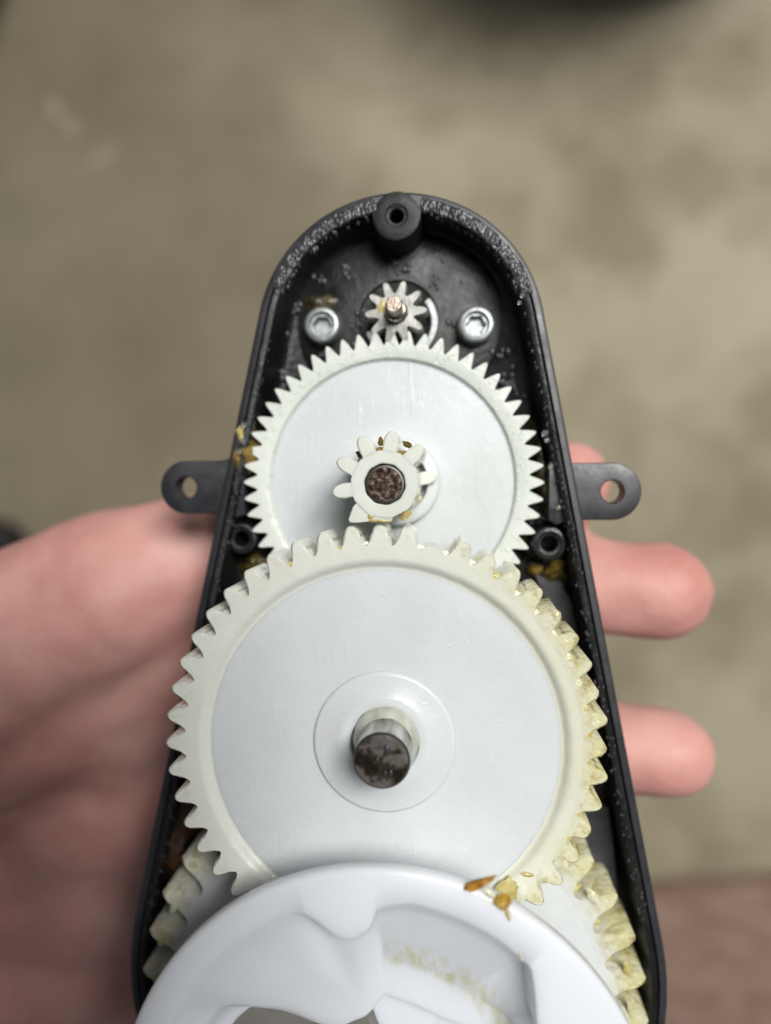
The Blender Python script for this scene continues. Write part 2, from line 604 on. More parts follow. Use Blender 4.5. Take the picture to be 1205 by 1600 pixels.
def hfinish(bm, name, mat, sharp=38):
    for v in bm.verts:
        v.co -= HB
    return finish(bm, name, mat, house, sharp=sharp)


bm = bmesh.new()
prof = [(2.2, -29), (1.0, -28.2), (0.5, -22), (0.0, RZ - 0.5), (0.12, RZ - 0.15), (0.4, RZ), (1.15, RZ), (1.23, RZ - 0.1),
        (1.27, RZ - 0.9), (1.5, RZ - 0.9)]
vs = loft(bm, [outline(o, z) for o, z in prof], cap_first=True)
hfinish(bm, "outer_shell", M['rim'], 30)
bm = bmesh.new()
prof = [(1.5, RZ - 1.2), (1.52, RZ + 0.1), (1.65, RZ + 0.25), (2.35, RZ + 0.25), (2.55, RZ + 0.1), (2.65, RZ - 0.5), (3.0, FL + 1.6),
        (3.4, FL + 0.6), (4.3, FL)]
vs = loft(bm, [outline(o, z) for o, z in prof])
c = vs[-1]
bm.faces.new(c)
hfinish(bm, "inner_wall", M['black'], 40)

# raised motor seat moulded into the floor
MC = (-7.5, 25.9)
bm = bmesh.new()
lathe(bm, [(16.6, FL - 0.2), (16.6, FL + 0.35), (16.3, FL + 0.55), (6.6, FL + 0.55), (6.4, FL + 0.3), (6.4, FL - 0.2)], 72, center=MC)
hfinish(bm, "motor_seat", M['black'])


def boss(c, r, ztop, hole, zbase=FL):
    bm = bmesh.new()
    lathe(bm, [(r + 0.5, zbase - 0.1), (r + 0.15, zbase + 1.2), (r, ztop - 0.5), (r - 0.12, ztop - 0.15), (r - 0.45, ztop),
               (hole + 0.75, ztop), (hole + 0.55, ztop - 0.25), (hole + 0.08, ztop - 0.32), (hole, ztop - 0.5), (hole, ztop - 7.0)],
          36, center=c, cap_last=True)
    return hfinish(bm, "screw_boss", M['black'])


boss((-7.3, 40.2), 3.75, -13.6, 1.05)
boss((-32.46, -9.3), 2.5, -15.5, 1.2)
boss((16.2, -9.96), 2.7, -15.5, 1.25)
bm = bmesh.new()
pts = [(-11.0, 40.2), (-9.5, 40.2), (-9.1, 41.6), (-7.3, 42.2), (-5.5, 41.6), (-5.1, 40.2), (-3.6, 40.2), (-3.2, 42.95), (-7.2, 43.45), (-11.2, 42.95)]
loft(bm, [[(x, y, FL) for x, y in pts], [(x, y, -13.85) for x, y in pts], [(-7.3 + (x + 7.3) * .97, y - 0.02, -13.72) for x, y in pts]], cap_last=True)
hfinish(bm, "boss_web", M['rim'])


def ear(side, cx_, cy, tipx, hy, name="mounting_ear"):
    """flat eyelet standing out of the side wall, with a through hole"""
    bm = bmesh.new()
    n = 40
    zt, zb = -15.2, -18.6
    rh = 1.75
    hole = (cx_, cy)

    def outer_pt(a, ins):
        # rounded tab: circle end of radius hy centred on the hole, straight sides back to the wall, flared at the root
        x, y = math.cos(a), math.sin(a)
        if x >= 0:
            return ((hy - ins) * x, (hy - ins) * y)
        L = 9.5
        k = min((hy - ins) / max(abs(y), 1e-6), L / max(-x, 1e-6))
        px, py = x * k, y * k
        fl_ = max(0.0, (-px - 5.2)) / 4.3
        py += math.copysign(1.3 * fl_ ** 2, py) if abs(py) > 0.4 * hy else 0
        return (px, py)

    def ring_o(z, ins):
        out = []
        for i in range(n):
            px, py = outer_pt(2 * math.pi * i / n + 0.0001, ins)
            out.append((hole[0] + side * px, hole[1] + py, z))
        return out

    def ring_h(z, r):
        return [(hole[0] + side * r * math.cos(2 * math.pi * i / n), hole[1] + r * math.sin(2 * math.pi * i / n), z) for i in range(n)]
    loft(bm, [ring_o(zb, 0.1), ring_o(zt - 0.35, 0), ring_o(zt - 0.08, 0.1), ring_o(zt, 0.35),
              ring_h(zt, rh + 0.15), ring_h(zt - 0.15, rh), ring_h(zb, rh)], wrap=True)
    o = hfinish(bm, name, M['rim'], 35)
    return o


ear(-1, -41.3, -1.05, 0, 4.25)
ear(1, 25.6, -1.85, 0, 4.4)

# ledge moulded along the lower right wall
bm = bmesh.new()
led = [(19.0, -50.2), (26.6, -53.0), (27.4, -58.5), (28.3, -68), (28.6, -76), (23, -78), (18.0, -70), (16.4, -58)]
for z_, ins in ((FL - 0.1, 0),):
    pass
loft(bm, [[(x, y, FL - 0.1) for x, y in led], [(x, y, -20.2) for x, y in led],
          [(x + (22.5 - x) * 0.05, y + (-64 - y) * 0.02, -19.8) for x, y in led]], cap_last=True)
hfinish(bm, "wall_ledge", M['rim'])
bm = bmesh.new()
led = [(13.5, -13.0), (16.6, -13.9), (20.8, -20), (22.6, -30), (20.4, -31), (17, -22)]
loft(bm, [[(x, y, FL - 0.1) for x, y in led], [(x, y, -20.6) for x, y in led],
          [(x + (18.5 - x) * 0.06, y + (-21 - y) * 0.03, -20.3) for x, y in led]], cap_last=True)
hfinish(bm, "wall_ledge", M['rim'])

# wet grease beads: on the rim round the top and on the floor
rb = random.Random(5)


def rim_film(a_lo, a_hi, name):
    """wet grease film lying on the rim: a lumpy strip with scale-like ripples"""
    bm = bmesh.new()
    na, nw = int((a_hi - a_lo) * 5), 13
    rows = []
    for k in range(na + 1):
        a = math.radians(a_lo + (a_hi - a_lo) * k / na)
        end = min(1.0, k / 14.0, (na - k) / 14.0)
        row = []
        for q in range(nw + 1):
            t = q / nw
            off = 0.75 + 2.15 * t
            r = R1 - off
            x, y = C1[0] + r * math.cos(a), C1[1] + r * math.sin(a)
            n1 = noise.noise(Vector((x * 1.1, y * 0.6, 1.0)))
            n2 = noise.noise(Vector((x * 2.0, y * 1.0, 4.0)))
            n3 = noise.noise(Vector((x * 2.6, y * 1.3, 7.0)))
            edge = math.sin(math.pi * min(1, max(0, t))) ** 0.5
            z = RZ + 0.26 + end * edge * (0.18 + 0.22 * n1 + 0.16 * n2 + 0.20 * n3)
            if q == nw:
                z, r = RZ - 0.35, R1 - 2.75 - 0.25 * n1
                x, y = C1[0] + r * math.cos(a), C1[1] + r * math.sin(a)
            if q == 0:
                z = RZ - 0.1
                r = R1 - 0.75 - 0.5 * n1
                x, y = C1[0] + r * math.cos(a), C1[1] + r * math.sin(a)
            row.append((x, y, z))
        rows.append(row)
    loft(bm, rows, close_ring=False)
    return hfinish(bm, name, M['bead'], 180)


rim_film(18, 81, "grease_film")
rim_film(99, 157, "grease_film")
bm = bmesh.new()
for k in range(230):
    a = math.radians(rb.uniform(18, 157))
    if 80 < math.degrees(a) < 100:
        continue
    off = 1.3 + 1.7 * rb.random() ** 0.8
    rad_ = R1 - off
    zz = RZ + 0.35 if off < 2.5 else RZ - rb.uniform(0.0, 1.5)
    s = rb.uniform(0.25, 0.5)
    blob(bm, (C1[0] + rad_ * math.cos(a), C1[1] + rad_ * math.sin(a), zz), (s * 0.75, s * rb.uniform(1.2, 2.0), s * 0.55), 2, 0.18, 1.0,
         rb.uniform(-0.3, 0.3))
o = hfinish(bm, "grease_bead", M['bead'], 180)
o['kind'] = 'stuff'
bm = bmesh.new()
for side in (-1, 1):
    for k in range(260):
        t = rb.random()
        p = outline(rb.uniform(1.6, 2.9), RZ + 0.1)
        n_ = len(p)
        lo, hi = (49, 78) if side == -1 else (n_ - 29, n_ - 1)
        i = rb.randint(lo, hi)
        q = p[i % n_]
        q2 = p[(i + 1) % n_]
        u = rb.random()
        s = rb.uniform(0.12, 0.30)
        blob(bm, (q[0] + (q2[0] - q[0]) * u, q[1] + (q2[1] - q[1]) * u, RZ + 0.25 - rb.choice((0, 0, 0.4, 1.2))),
             (s * 0.8, s * 1.5, s * 0.6), 1, 0.25, 1.0)
o = hfinish(bm, "wall_grease_bead", M['bead'], 180)
o['kind'] = 'stuff'
bm = bmesh.new()
clus = [(-16, 34, 1.6, 9), (-20.5, 33.0, 1.2, 6), (-14.5, 26, 1.2, 14), (-24.5, 28, 1.8, 12), (-27, 24, 1.4, 10), (-15, 22.5, 1.5, 10), (-20, 21.2, 1.0, 4),
        (1, 25.5, .9, 5), (9, 20.5, 1.5, 8), (10, 15, 2.2, 26), (-30.5, 12, 1.4, 10), (-27, 17, 1.5, 6), (-7.5, 36, 2.2, 14), (-1, 31, 3.5, 8),
        (14.6, 6, 1.4, 10), (16.0, -1, 1.4, 14), (16, -6.0, 1.8, 14), (16.5, -14.5, 2.0, 16), (-30.2, 3, 1.2, 8), (-33.0, -15, 1.5, 10)]
for cx_, cy, sp, n_ in clus:
    for k in range(n_):
        s = rb.uniform(0.2, 0.55)
        x, y = cx_ + rb.gauss(0, sp * 0.5), cy + rb.gauss(0, sp * 0.6)
        blob(bm, (x, y, FL + 0.55 + 0.2 * s), (s * 0.8, s * 1.25, s * 0.55), 2, 0.2, 1.0, rb.uniform(-0.4, 0.4))
o = hfinish(bm, "floor_grease_bead", M['bead'], 180)
o['kind'] = 'stuff'

# amber and dirty grease lying in the housing
for (x, y, z, rx, ry, h, m, rz_, sd) in (
        (-30.2, 6.5, -24.5, 2.6, 6.0, 6.6, 'dirty', 0.2, 1), (-31.2, 4.8, -16.4, 1.8, 3.8, 3.0, 'amber', 0.2, 2), (-32.4, 3.2, -14.3, 1.0, 2.2, 0.9, 'amber', 0.2, 15), (-31.9, 7.2, -14.2, .8, 1.6, .7, 'yellow', 0.25, 16),
        (-30.9, 8.5, -15.4, 0.9, 1.7, 1.6, 'amber', 0.2, 3), (-31.5, -13.6, FL, 3.6, 2.4, 3.2, 'dirty', 0.3, 4),
        (-29.5, -14.5, -24, 1.8, 1.2, 2.0, 'amber', 0.4, 14),
        (15.6, 1.0, FL, 1.9, 8.0, 3.4, 'dirty', 0.17, 5), (17.0, -4.8, -20.5, 1.3, 1.2, 1.8, 'amber', 0.2, 6),
        (17.6, -15.0, -24.5, 3.2, 2.4, 3.4, 'dirty', 0.1, 7), (17.6, -14.2, -20.0, 1.9, 1.3, 1.6, 'amber', 0.7, 8), (14.6, -14.6, -20.6, 1.5, 1.0, 1.2, 'amber', 0.2, 18),
        (14.0, -11.4, -24.5, 2.0, 2.6, 2.6, 'dirty', 0.5, 9),
        (-44.6, -60.5, FL, 3.0, 11.0, 5.0, 'rustgrease', -0.2, 10), (-46, -72, FL, 2.6, 8.0, 4.0, 'rustgrease', -0.2, 11),
        (-20.6, 29.2, FL + .4, 3.4, 1.4, 0.7, 'dirty', 0.1, 12)):
    h *= 0.75 if z < FL else 1.0
    z = max(z, FL)
    smear("grease_smear", hl((x, y, z)), rx, ry, h, M[m], house, rz_, seed=sd)
bm = bmesh.new()
for (x, y, z, s) in ((-31.2, 8.6, -13.4, .5), (-30.2, 10.6, -14.5, .4), (-31.3, 6.2, -13.4, .5), (-31.9, 4.6, -13.3, .45), (-31.0, -5.6, -18.5, .5), (-34.5, 1.0, -19.5, .4),
                     (16.0, -6.2, -20.5, .6), (16.9, -6.6, -20.4, .5), (18.1, -7.2, -20.2, .62), (13.9, -14.3, -21.5, .45), (14.8, -14.9, -21.4, .4), (15.6, -15.4, -21.4, .42),
                     (17.9, -15.6, -20.9, .55), (18.3, -16.4, -20.8, .6), (18.8, -17.2, -20.8, .55), (15.1, 7.0, -13.4, .5), (15.4, 6.0, -13.3, .42), (16.0, 2.0, -13.3, .42), (17.2, -4.2, -13.2, .42),
                     (11.6, 27.6, -13.2, .4), (11.2, 26.6, -13.3, .35)):
    blob(bm, (x, y, z), (s, s, s * 0.8), 2, 0.05)
o = hfinish(bm, "grease_droplet", M['drop'], 180)
o['kind'] = 'stuff'

# ------------------------------------------------------------------ motor: metal pinion on its shaft and the face ring under it
mot = thing("electric_motor", "small silver metal pinion on its motor shaft, above the middle gear", "motor", (MC[0], MC[1], FL))


def mz(z):
    return z - FL


bm = bmesh.new()
cp = [(6.0, -21.6), (6.0, -19.1), (5.75, -18.8), (4.9, -18.8), (4.65, -19.1), (4.6, -21.6)]
arc = [math.radians(-165 + 205 * k / 50) for k in range(51)]
loft(bm, [[(0.6 + r * math.cos(a), -0.7 + r * math.sin(a), mz(z)) for r, z in cp] for a in arc], cap_first=True, cap_last=True)
finish(bm, "motor_collar", M['zinc'], mot)
bm = bmesh.new()
gear_ring(bm, 10, 2.95, math.radians(3), mz(-18.6), mz(-14.6), [(1.9, mz(-14.6)), (1.8, mz(-14.8)), (1.8, mz(-18.6))], 0.40, 0.12)
finish(bm, "pinion_body", M['sinter'], mot)
tm = tooth_mesh("pinion_tooth", 10, 2.95, 4.85, mz(-18.6), mz(-14.6), M['sinter'], 0.40, 0.13, 0.18, 1.15)
tme = tm.data
bpy.data.objects.remove(tm)
for i in range(10):
    link("pinion_tooth", tme, mot, (0, 0, 0), math.radians(3 + 36 * i))
bm = bmesh.new()
lathe(bm, [(1.72, mz(-20)), (1.72, mz(-13.5)), (1.55, mz(-13.2)), (1.2, mz(-13.1))], 32, cap_last=True)
finish(bm, "shaft_step", M['steel'], mot)
bm = bmesh.new()
lathe(bm, [(1.2, mz(-13.2)), (1.2, mz(-9.5)), (1.1, mz(-9.32)), (0.9, mz(-9.3)), (0.4, mz(-9.33))], 32, cap_last=True)
finish(bm, "motor_shaft", M['copper'], mot)
smear("grease_dab", (-2.2, 0.9, mz(-14.65)), 0.7, 1.2, 0.25, M['yellow'], mot, -0.3, seed=4)


# ------------------------------------------------------------------ motor mounting screws
def screw(c, label, rz_, torx, lean):
    t = thing("motor_screw", label, "screw", (c[0], c[1], -21.0), "screws beside the motor pinion")
    zt = 2.8
    bm = bmesh.new()
    # lobed socket in a cheese head
    n = 48

    def ring(r, z, lobes=0.0):
        out = []
        for i in range(n):
            a = 2 * math.pi * i / n
            q = r * (1 + lobes * math.cos(6 * a + rz_))
            out.append((q * math.cos(a) + lean[0] * (z - 1) * 0.03, q * math.sin(a) + lean[1] * (z - 1) * 0.03, z))
        return out
    loft(bm, [ring(2.95, 0), ring(3.0, 1.5), ring(2.97, 2.2), ring(2.7, 2.65), ring(2.4, zt), ring(2.1, zt), ring(1.9, zt - 0.25)])
    finish(bm, "screw_head", M['zinc'], t, sharp=30)
    bm = bmesh.new()
    loft(bm, [ring(1.95, zt - 0.3), ring(1.85, zt - 0.75), ring(1.5, zt - 0.75, torx), ring(1.4, zt - 1.0, torx), ring(1.2, zt - 2.2, torx)], cap_last=True)
    finish(bm, "drive_socket", M['zinc'], t, sharp=30)
    return t


s1 = screw((-19.65, 25.0), "bright silver screw left of the motor pinion, glint in its socket", 0.3, 0.05, (-1, 0))
s2 = screw((4.93, 24.6), "dull silver screw right of the motor pinion with rusty lower left edge", 0.0, 0.10, (1, 0))
smear("rust_stain", (-2.3, -1.5, 2.3), 0.5, 0.9, 0.45, M['rustgrease'], s2, 0.6, seed=8)

# ------------------------------------------------------------------ middle gear
G2 = (-8.0, -0.5)
g2 = thing("middle_gear", "middle white plastic gear with a broken small pinion on top", "gear", (G2[0], G2[1], FL))
T2 = -14.6
bm = bmesh.new()
N2, P2 = 56, math.radians(96.2)
gear_ring(bm, N2, 21.3, P2, mz(T2 - 4), mz(T2), [(19.55, mz(T2)), (19.35, mz(T2 - 0.12)), (19.15, mz(T2 - 0.8)), (19.0, mz(T2 - 1.0)), (19.0, mz(T2 - 4))], 0.46, 0.05)
finish(bm, "toothed_ring", M['ring2'], g2, (-0.25, 0.15, 0))
tm = tooth_mesh("gear_tooth", N2, 21.3, 23.4, mz(T2 - 4), mz(T2), M['ring2'], 0.46, 0.10, 0.12, 0.95)
tme = tm.data
bpy.data.objects.remove(tm)
for i in range(N2):
    link("gear_tooth", tme, g2, (-0.25, 0.15, 0), P2 + i * 2 * math.pi / N2)
bm = bmesh.new()
lathe(bm, [(19.0, mz(T2 - 3.5)), (19.0, mz(T2 - 1.02)), (18.6, mz(T2 - 1.0)), (9, mz(T2 - 0.95)), (4, mz(T2 - 0.9)), (2.6, mz(T2 - 0.9)), (2.6, mz(T2 - 3.5))], 96, wrap=True)
finish(bm, "web_disc", M['nylon'], g2, (-0.25, 0.15, 0))
bm = bmesh.new()
lathe(bm, [(6.9, mz(T2 - 0.98)), (6.8, mz(T2 + 0.9)), (6.6, mz(T2 + 1.2)), (6.3, mz(T2 + 1.3)), (5.0, mz(T2 + 1.3))], 72)
finish(bm, "hub_flange", M['nylon'], g2, (0.45, 0.25, 0))
# pinion: 10 teeth, several sheared off over most of their height
PT = 1.3
PO = (-0.05, -0.04, 0)
PP = math.radians(9.2)
bm = bmesh.new()
gear_ring(bm, 10, 4.55, PP, mz(T2 + 1.0), mz(PT), [(2.95, mz(PT)), (2.8, mz(PT - 0.15)), (2.75, mz(T2 + 1.0))], 0.34, -0.05)
finish(bm, "pinion_body", M['pinion'], g2, PO)
tm = tooth_mesh("pinion_tooth", 10, 4.55, 7.15, mz(T2 + 1.0), mz(PT), M['pinion'], 0.34, 0.14, 0.2, 1.7)
tme = tm.data
bpy.data.objects.remove(tm)
tl = tooth_mesh("pinion_tooth", 10, 4.55, 7.0, mz(T2 + 1.0), mz(-11.9), M['pinion'], 0.34, 0.12, 0.2, 1.7)
tle = tl.data
bpy.data.objects.remove(tl)
for i in range(10):
    deg = 9.2 + 36 * i
    low = i in (0, 7, 8, 9)
    if i in (6, 7, 8, 9):
        continue
    o = link("pinion_tooth", tle if low else tme, g2, PO, math.radians(deg))
    if low:
        o['label'] = "sheared tooth, only its lower part left"
for (a, r, z, rx, ry, h, m) in ((99, 5.2, PT - 0.9, 0.5, 0.7, 0.6, 'amber'), (63, 5.1, PT - 0.9, .5, .8, .6, 'amber'), (135, 5.1, PT - .9, .5, .6, .6, 'amber'),
                                (98, 6.4, -2.2, .9, .6, .8, 'amber'), (62, 6.6, -2.2, .6, 1.0, .8, 'amber'), (133, 6.1, -2.4, .8, .5, .8, 'amber'),
                                (38, 6.4, PT - 1.1, .9, .35, .7, 'yellow'), (345, 5.0, PT - .8, .5, 1.0, .7, 'pale'), (322, 4.9, PT - .9, .5, 1.0, .7, 'pale'),
                                (297, 5.4, -6.6, 1.0, 1.4, .8, 'yellow'), (333, 5.4, -6.4, .5, .8, .8, 'pale')):
    aa = math.radians(a)
    r -= 0.45
    smear("grease_dab", (PO[0] + r * math.cos(aa), PO[1] + r * math.sin(aa), mz(z)), rx * 0.75, ry * 0.75, h * 0.6, M[m], g2, aa, seed=a)
# lip of torn plastic under the pinion's lowest tooth
bm = bmesh.new()
lip = [(-4.35, -3.0), (-3.9, -2.5), (-3.3, -2.4), (-2.2, -3.3), (-0.3, -4.2), (1.0, -4.35), (0.9, -4.9), (-0.8, -4.95), (-2.6, -5.1), (-4.2, -5.25), (-4.9, -5.15), (-5.0, -4.7)]
loft(bm, [[(x, y, mz(PT - 2.6)) for x, y in lip], [(x, y, mz(PT - 0.45)) for x, y in lip],
          [(x * 0.97, y * 0.97 - 0.1, mz(PT - 0.14)) for x, y in lip]], cap_first=True, cap_last=True)
finish(bm, "torn_tooth", M['pinion'], g2, PO)
smear("grease_dab", (-1.0, -4.95, mz(PT - .35)), 2.0, 0.3, 0.35, M['yellow'], g2, -0.02, seed=31)
smear("grease_dab", (-1.9, -4.4, mz(PT - .2)), .6, 0.4, 0.25, M['yellow'], g2, 0.4, seed=32)

# its axle pin
ax = thing("axle_pin", "steel axle pin with rough brown sawn end in the small pinion", "axle", (-8.0, -0.55, FL))
bm = bmesh.new()
lathe(bm, [(2.62, 0), (2.62, mz(PT - 0.25)), (2.55, mz(PT - 0.05)), (2.3, mz(PT))], 48, cap_first=True)
finish(bm, "pin_body", M['edge'], ax)
bm = bmesh.new()
rings = []
for k, r in enumerate((2.3, 1.9, 1.5, 1.1, 0.7, 0.3)):
    rings.append([(r * math.cos(2 * math.pi * i / 36), r * math.sin(2 * math.pi * i / 36),
                   mz(PT) + (0 if k == 0 else 0.10 * noise.noise(Vector((r * math.cos(2 * math.pi * i / 36) * 2.5, r * math.sin(2 * math.pi * i / 36) * 2.5, 3))))) for i in range(36)])
loft(bm, rings, cap_last=True)
finish(bm, "sawn_end", M['rust'], ax, sharp=80)

# ------------------------------------------------------------------ large gear
G3 = (-8.6, -36.8)
g3 = thing("large_gear", "large cream plastic gear with greasy yellow teeth in the centre of the housing", "gear", (G3[0], G3[1], FL))
N3, P3 = 48, math.radians(90.6)
R3r, R3t = 28.0, 30.75
bm = bmesh.new()
gear_ring(bm, N3, R3r, P3, mz(-9), mz(0), [(26.3, mz(0)), (26.0, mz(-0.06)), (25.75, mz(-0.16)), (25.5, mz(-0.34)), (25.3, mz(-0.55)), (25.1, mz(-0.76)), (24.9, mz(-0.92)), (24.7, mz(-1.0)), (24.5, mz(-1.02)), (24.5, mz(-9))], 0.44, 0.1)
finish(bm, "toothed_ring", M['cream'], g3)
tm = tooth_mesh("gear_tooth", N3, R3r, R3t, mz(-9), mz(0), M['wet'], 0.44, 0.16, 0.30, 0.98)
tme = tm.data
bpy.data.objects.remove(tm)
stubs = []
for k in range(3):
    tl = tooth_mesh("worn_tooth", N3, R3r, R3t, mz(-9), mz(0), M['wet'], 0.44, 0.16 + 0.03 * k, 0.35, 1.1, worn=(0.16, 0.88, 0.93)[k], seed=k + 1)
    stubs.append(tl.data)
    bpy.data.objects.remove(tl)
for i in range(N3):
    deg = (90.6 + i * 7.5) % 360
    gone = i == 46
    kind = tme
    if gone:
        kind = stubs[0]
    elif i in (47, 45, 44, 41, 38, 36, 33):
        kind = stubs[1 + i % 2]
    o = link("gear_tooth", kind, g3, (0, 0, 0), P3 + i * 2 * math.pi / N3)
    if gone:
        o['label'] = "tooth broken off at its root"
bm = bmesh.new()
lathe(bm, [(24.5, mz(-6)), (24.5, mz(-1.03)), (24.3, mz(-1.02)), (20, mz(-1.0)), (14, mz(-0.97)), (10.4, mz(-0.95)), (10.0, mz(-0.95)), (4.6, mz(-0.95)), (4.6, mz(-6))], 120, wrap=True)
finish(bm, "web_disc", M['nylon'], g3)
bm = bmesh.new()
lathe(bm, [(9.95, mz(-1.0)), (9.9, mz(-0.68)), (9.75, mz(-0.5)), (9.45, mz(-0.42)), (6.6, mz(-0.45)), (6.45, mz(-0.35)), (5.2, mz(-0.4)), (4.9, mz(-0.6)), (4.75, mz(-2.6)), (3.9, mz(-2.8))], 96)
finish(bm, "hub_collar", M['nylon'], g3, (0.2, 0.35, 0))
rg = random.Random(3)
for i in range(N3):
    a = P3 + (i + 0.5) * 2 * math.pi / N3
    d = math.degrees(a) % 360
    amt = 1.0 if (d < 75 or d > 285) else (0.6 if d < 135 else 0.0)
    if rg.random() > amt:
        continue
    r = R3r + 0.05 + rg.uniform(0, 0.3)
    s = rg.uniform(0.6, 1.1) * (1.2 if d < 75 or d > 285 else 0.75)
    smear("grease_dab", (r * math.cos(a), r * math.sin(a), mz(-0.7 if rg.random() < .5 else -0.4)), 0.45 * s, 0.8 * s, 0.22 * s,
          M['yellow' if rg.random() < 0.5 else 'cream'], g3, a, seg=16, seed=i + 50)
for (deg, r, rx, ry, m) in ((38, 30.0, .7, .6, 'pale'), (319, 26.4, 1.0, .35, 'yellow'),
                            (314, 27.6, .8, 1.4, 'pale'), (322, 28.3, 1.1, 1.2, 'pale'), (327, 29.1, 1.0, 1.0, 'pale'), (310, 26.6, 1.6, 2.6, 'yellow')):
    a = math.radians(deg)
    smear("grease_dab", (r * math.cos(a), r * math.sin(a), mz(-0.02)), rx, ry, 0.22, M['cream' if m == 'pale' else m], g3, a + 0.6, seg=18, seed=int(deg))

ds = thing("drive_shaft", "thick oily steel shaft standing up through the large gear", "shaft", (-8.1, -36.1, FL))
bm = bmesh.new()
lathe(bm, [(3.72, 0), (3.72, mz(6.95))], 64, cap_first=True)
finish(bm, "shaft_body", M['steel'], ds)
bm = bmesh.new()
lathe(bm, [(3.72, mz(6.95)), (3.62, mz(7.2)), (3.5, mz(7.3)), (3.42, mz(7.3))], 64)
finish(bm, "shaft_chamfer", M['edge'], ds)
bm = bmesh.new()
lathe(bm, [(3.42, mz(7.3)), (3.2, mz(7.34)), (2.6, mz(7.24)), (1.6, mz(7.27)), (0.5, mz(7.24))], 48, cap_last=True)
finish(bm, "shaft_end", M['oily'], ds, sharp=60)
bm = bmesh.new()
for (x, y, s) in ((0.7, 1.6, .42), (-0.5, .2, .25), (-1.1, -2.5, .3), (1.2, -1.5, .28), (.5, -1.5, .2), (-.3, 1.8, .2)):
    blob(bm, (x, y, mz(7.27)), (s * 1.0, s * 1.6, s * .6), 2, 0.1)
o = finish(bm, "oil_drop", M['bead'], ds, sharp=180)
o['kind'] = 'stuff'
bm = bmesh.new()
rings = []
for r, z in ((4.6, -2.2), (4.75, -1.0), (4.5, 0.15), (4.0, 0.7), (3.7, 1.5)):
    rings.append([((r + 0.25 * noise.noise(Vector((math.cos(i * .131) * 2, math.sin(i * .131) * 2, r)))) * math.cos(2 * math.pi * i / 48),
                   (r + 0.25 * noise.noise(Vector((math.cos(i * .131) * 2, math.sin(i * .131) * 2, r)))) * math.sin(2 * math.pi * i / 48), mz(z)) for i in range(48)])
loft(bm, rings)
finish(bm, "grease_fillet", M['film'], ds, sharp=80)

# ------------------------------------------------------------------ output gear with its tall drum
G4 = (-8.7, -81.8)
g4 = thing("output_gear", "bottom gear with coarse greasy teeth carrying the tall milky white drum", "gear", (G4[0], G4[1], FL))
N4, P4 = 37, math.radians(-0.6)
R4r, R4t = 34.3, 39.4
T4 = -10.8
bm = bmesh.new()
gear_ring(bm, N4, R4r, P4, mz(T4 - 10), mz(T4), [(33.0, mz(T4)), (23.5, mz(T4 + 0.02)), (23.5, mz(T4 - 10))], 0.36, 0.35)
finish(bm, "toothed_ring", M['coarse'], g4)
tm = tooth_mesh("gear_tooth", N4, R4r, R4t, mz(T4 - 10), mz(T4), M['coarse'], 0.36, 0.15, 0.6, 1.15)
tme = tm.data
bpy.data.objects.remove(tm)
for i in range(N4):
    link("gear_tooth", tme, g4, (0, 0, 0), P4 + i * 2 * math.pi / N4)
for i in range(-1, 22):
    a = P4 + (i + 0.5) * 2 * math.pi / N4
    d = math.degrees(a) % 360
    if 50 < d < 138:
        continue
    smear("grease_dab", ((R4r + .2) * math.cos(a), (R4r + .2) * math.sin(a), mz(T4 - 2.2)), 0.9, 0.8, 0.6, M['yellow' if d < 90 else 'dirty'], g4, a, seg=16, seed=i + 90)
for (deg, r, rx, ry, h, m) in ((31, 36.2, .7, 1.6, .35, 'pale'), (12, 37.0, .6, 1.2, .3, 'yellow'), (3, 36.9, .6, 1.5, .3, 'pale'),
                               (157, 37.0, .6, 1.2, .3, 'pale'), (166, 37.2, .6, 1.1, .3, 'yellow'), (176, 37.0, .6, 1.2, .3, 'yellow')):
    a = math.radians(deg)
    smear("grease_dab", (r * math.cos(a), r * math.sin(a), mz(T4 - 0.06)), rx, ry, h, M['coarse' if m == 'pale' else m], g4, a, seg=18, seed=int(deg) + 7)

DZ = 11.0
RA = [(0, 20), (20, 21), (39.5, 24.6), (45, 26.6), (50, 28.6), (52, 29.1), (60, 29.7), (70, 29.9), (83, 30.2), (88, 29.6), (91, 29.0), (92.5, 26.5), (96, 25.2), (99.3, 24.6), (103, 25.6),
      (106, 27.8), (108.8, 30.2), (112, 30.6), (116, 30.4), (143, 30.3), (154, 30.2), (180, 30), (340, 30), (350, 24), (360, 20)]
RB = [(0, 19), (20, 19.6), (29, 19.4), (40, 17.8), (50, 16.8), (59, 16.4), (79, 16.3), (91, 16.8), (93, 13.8), (95.4, 12.7), (99, 11.6), (103.5, 10.7), (110, 10.0), (119, 9.7), (128, 9.8), (135, 10.5),
      (140, 11.6), (144, 12.9), (146.5, 14.6), (148, 17.5), (150, 20.8), (156, 22.1), (164, 23.6), (180, 24.5), (340, 22), (360, 19)]
RC = [(0, 5.0), (91, 5.0), (93, 2.4), (95.4, 1.6), (99, 1.3), (103.5, 1.0), (110, 0.9), (119, 0.5), (360, 0.5)]
ZF = [(0, -2.0), (112, -2.0), (122, -9.8), (330, -9.8), (360, -2.0)]
STEP = [(0, 0), (108, 0), (116, 0.9), (175, 0.9), (190, 0), (360, 0)]
TH = 360


def table(tab, lo=95, hi=335, wid=2):
    raw = [lerp_table(tab, float(d)) for d in range(TH)]
    for _ in range(3):
        raw = [sum(raw[d - wid:d + wid + 1]) / (2 * wid + 1) if lo <= d <= hi else raw[d] for d in range(TH)]
    return raw


TA, TB, TC, TF, TS = (table(x) for x in (RA, RB, RC, ZF, STEP))


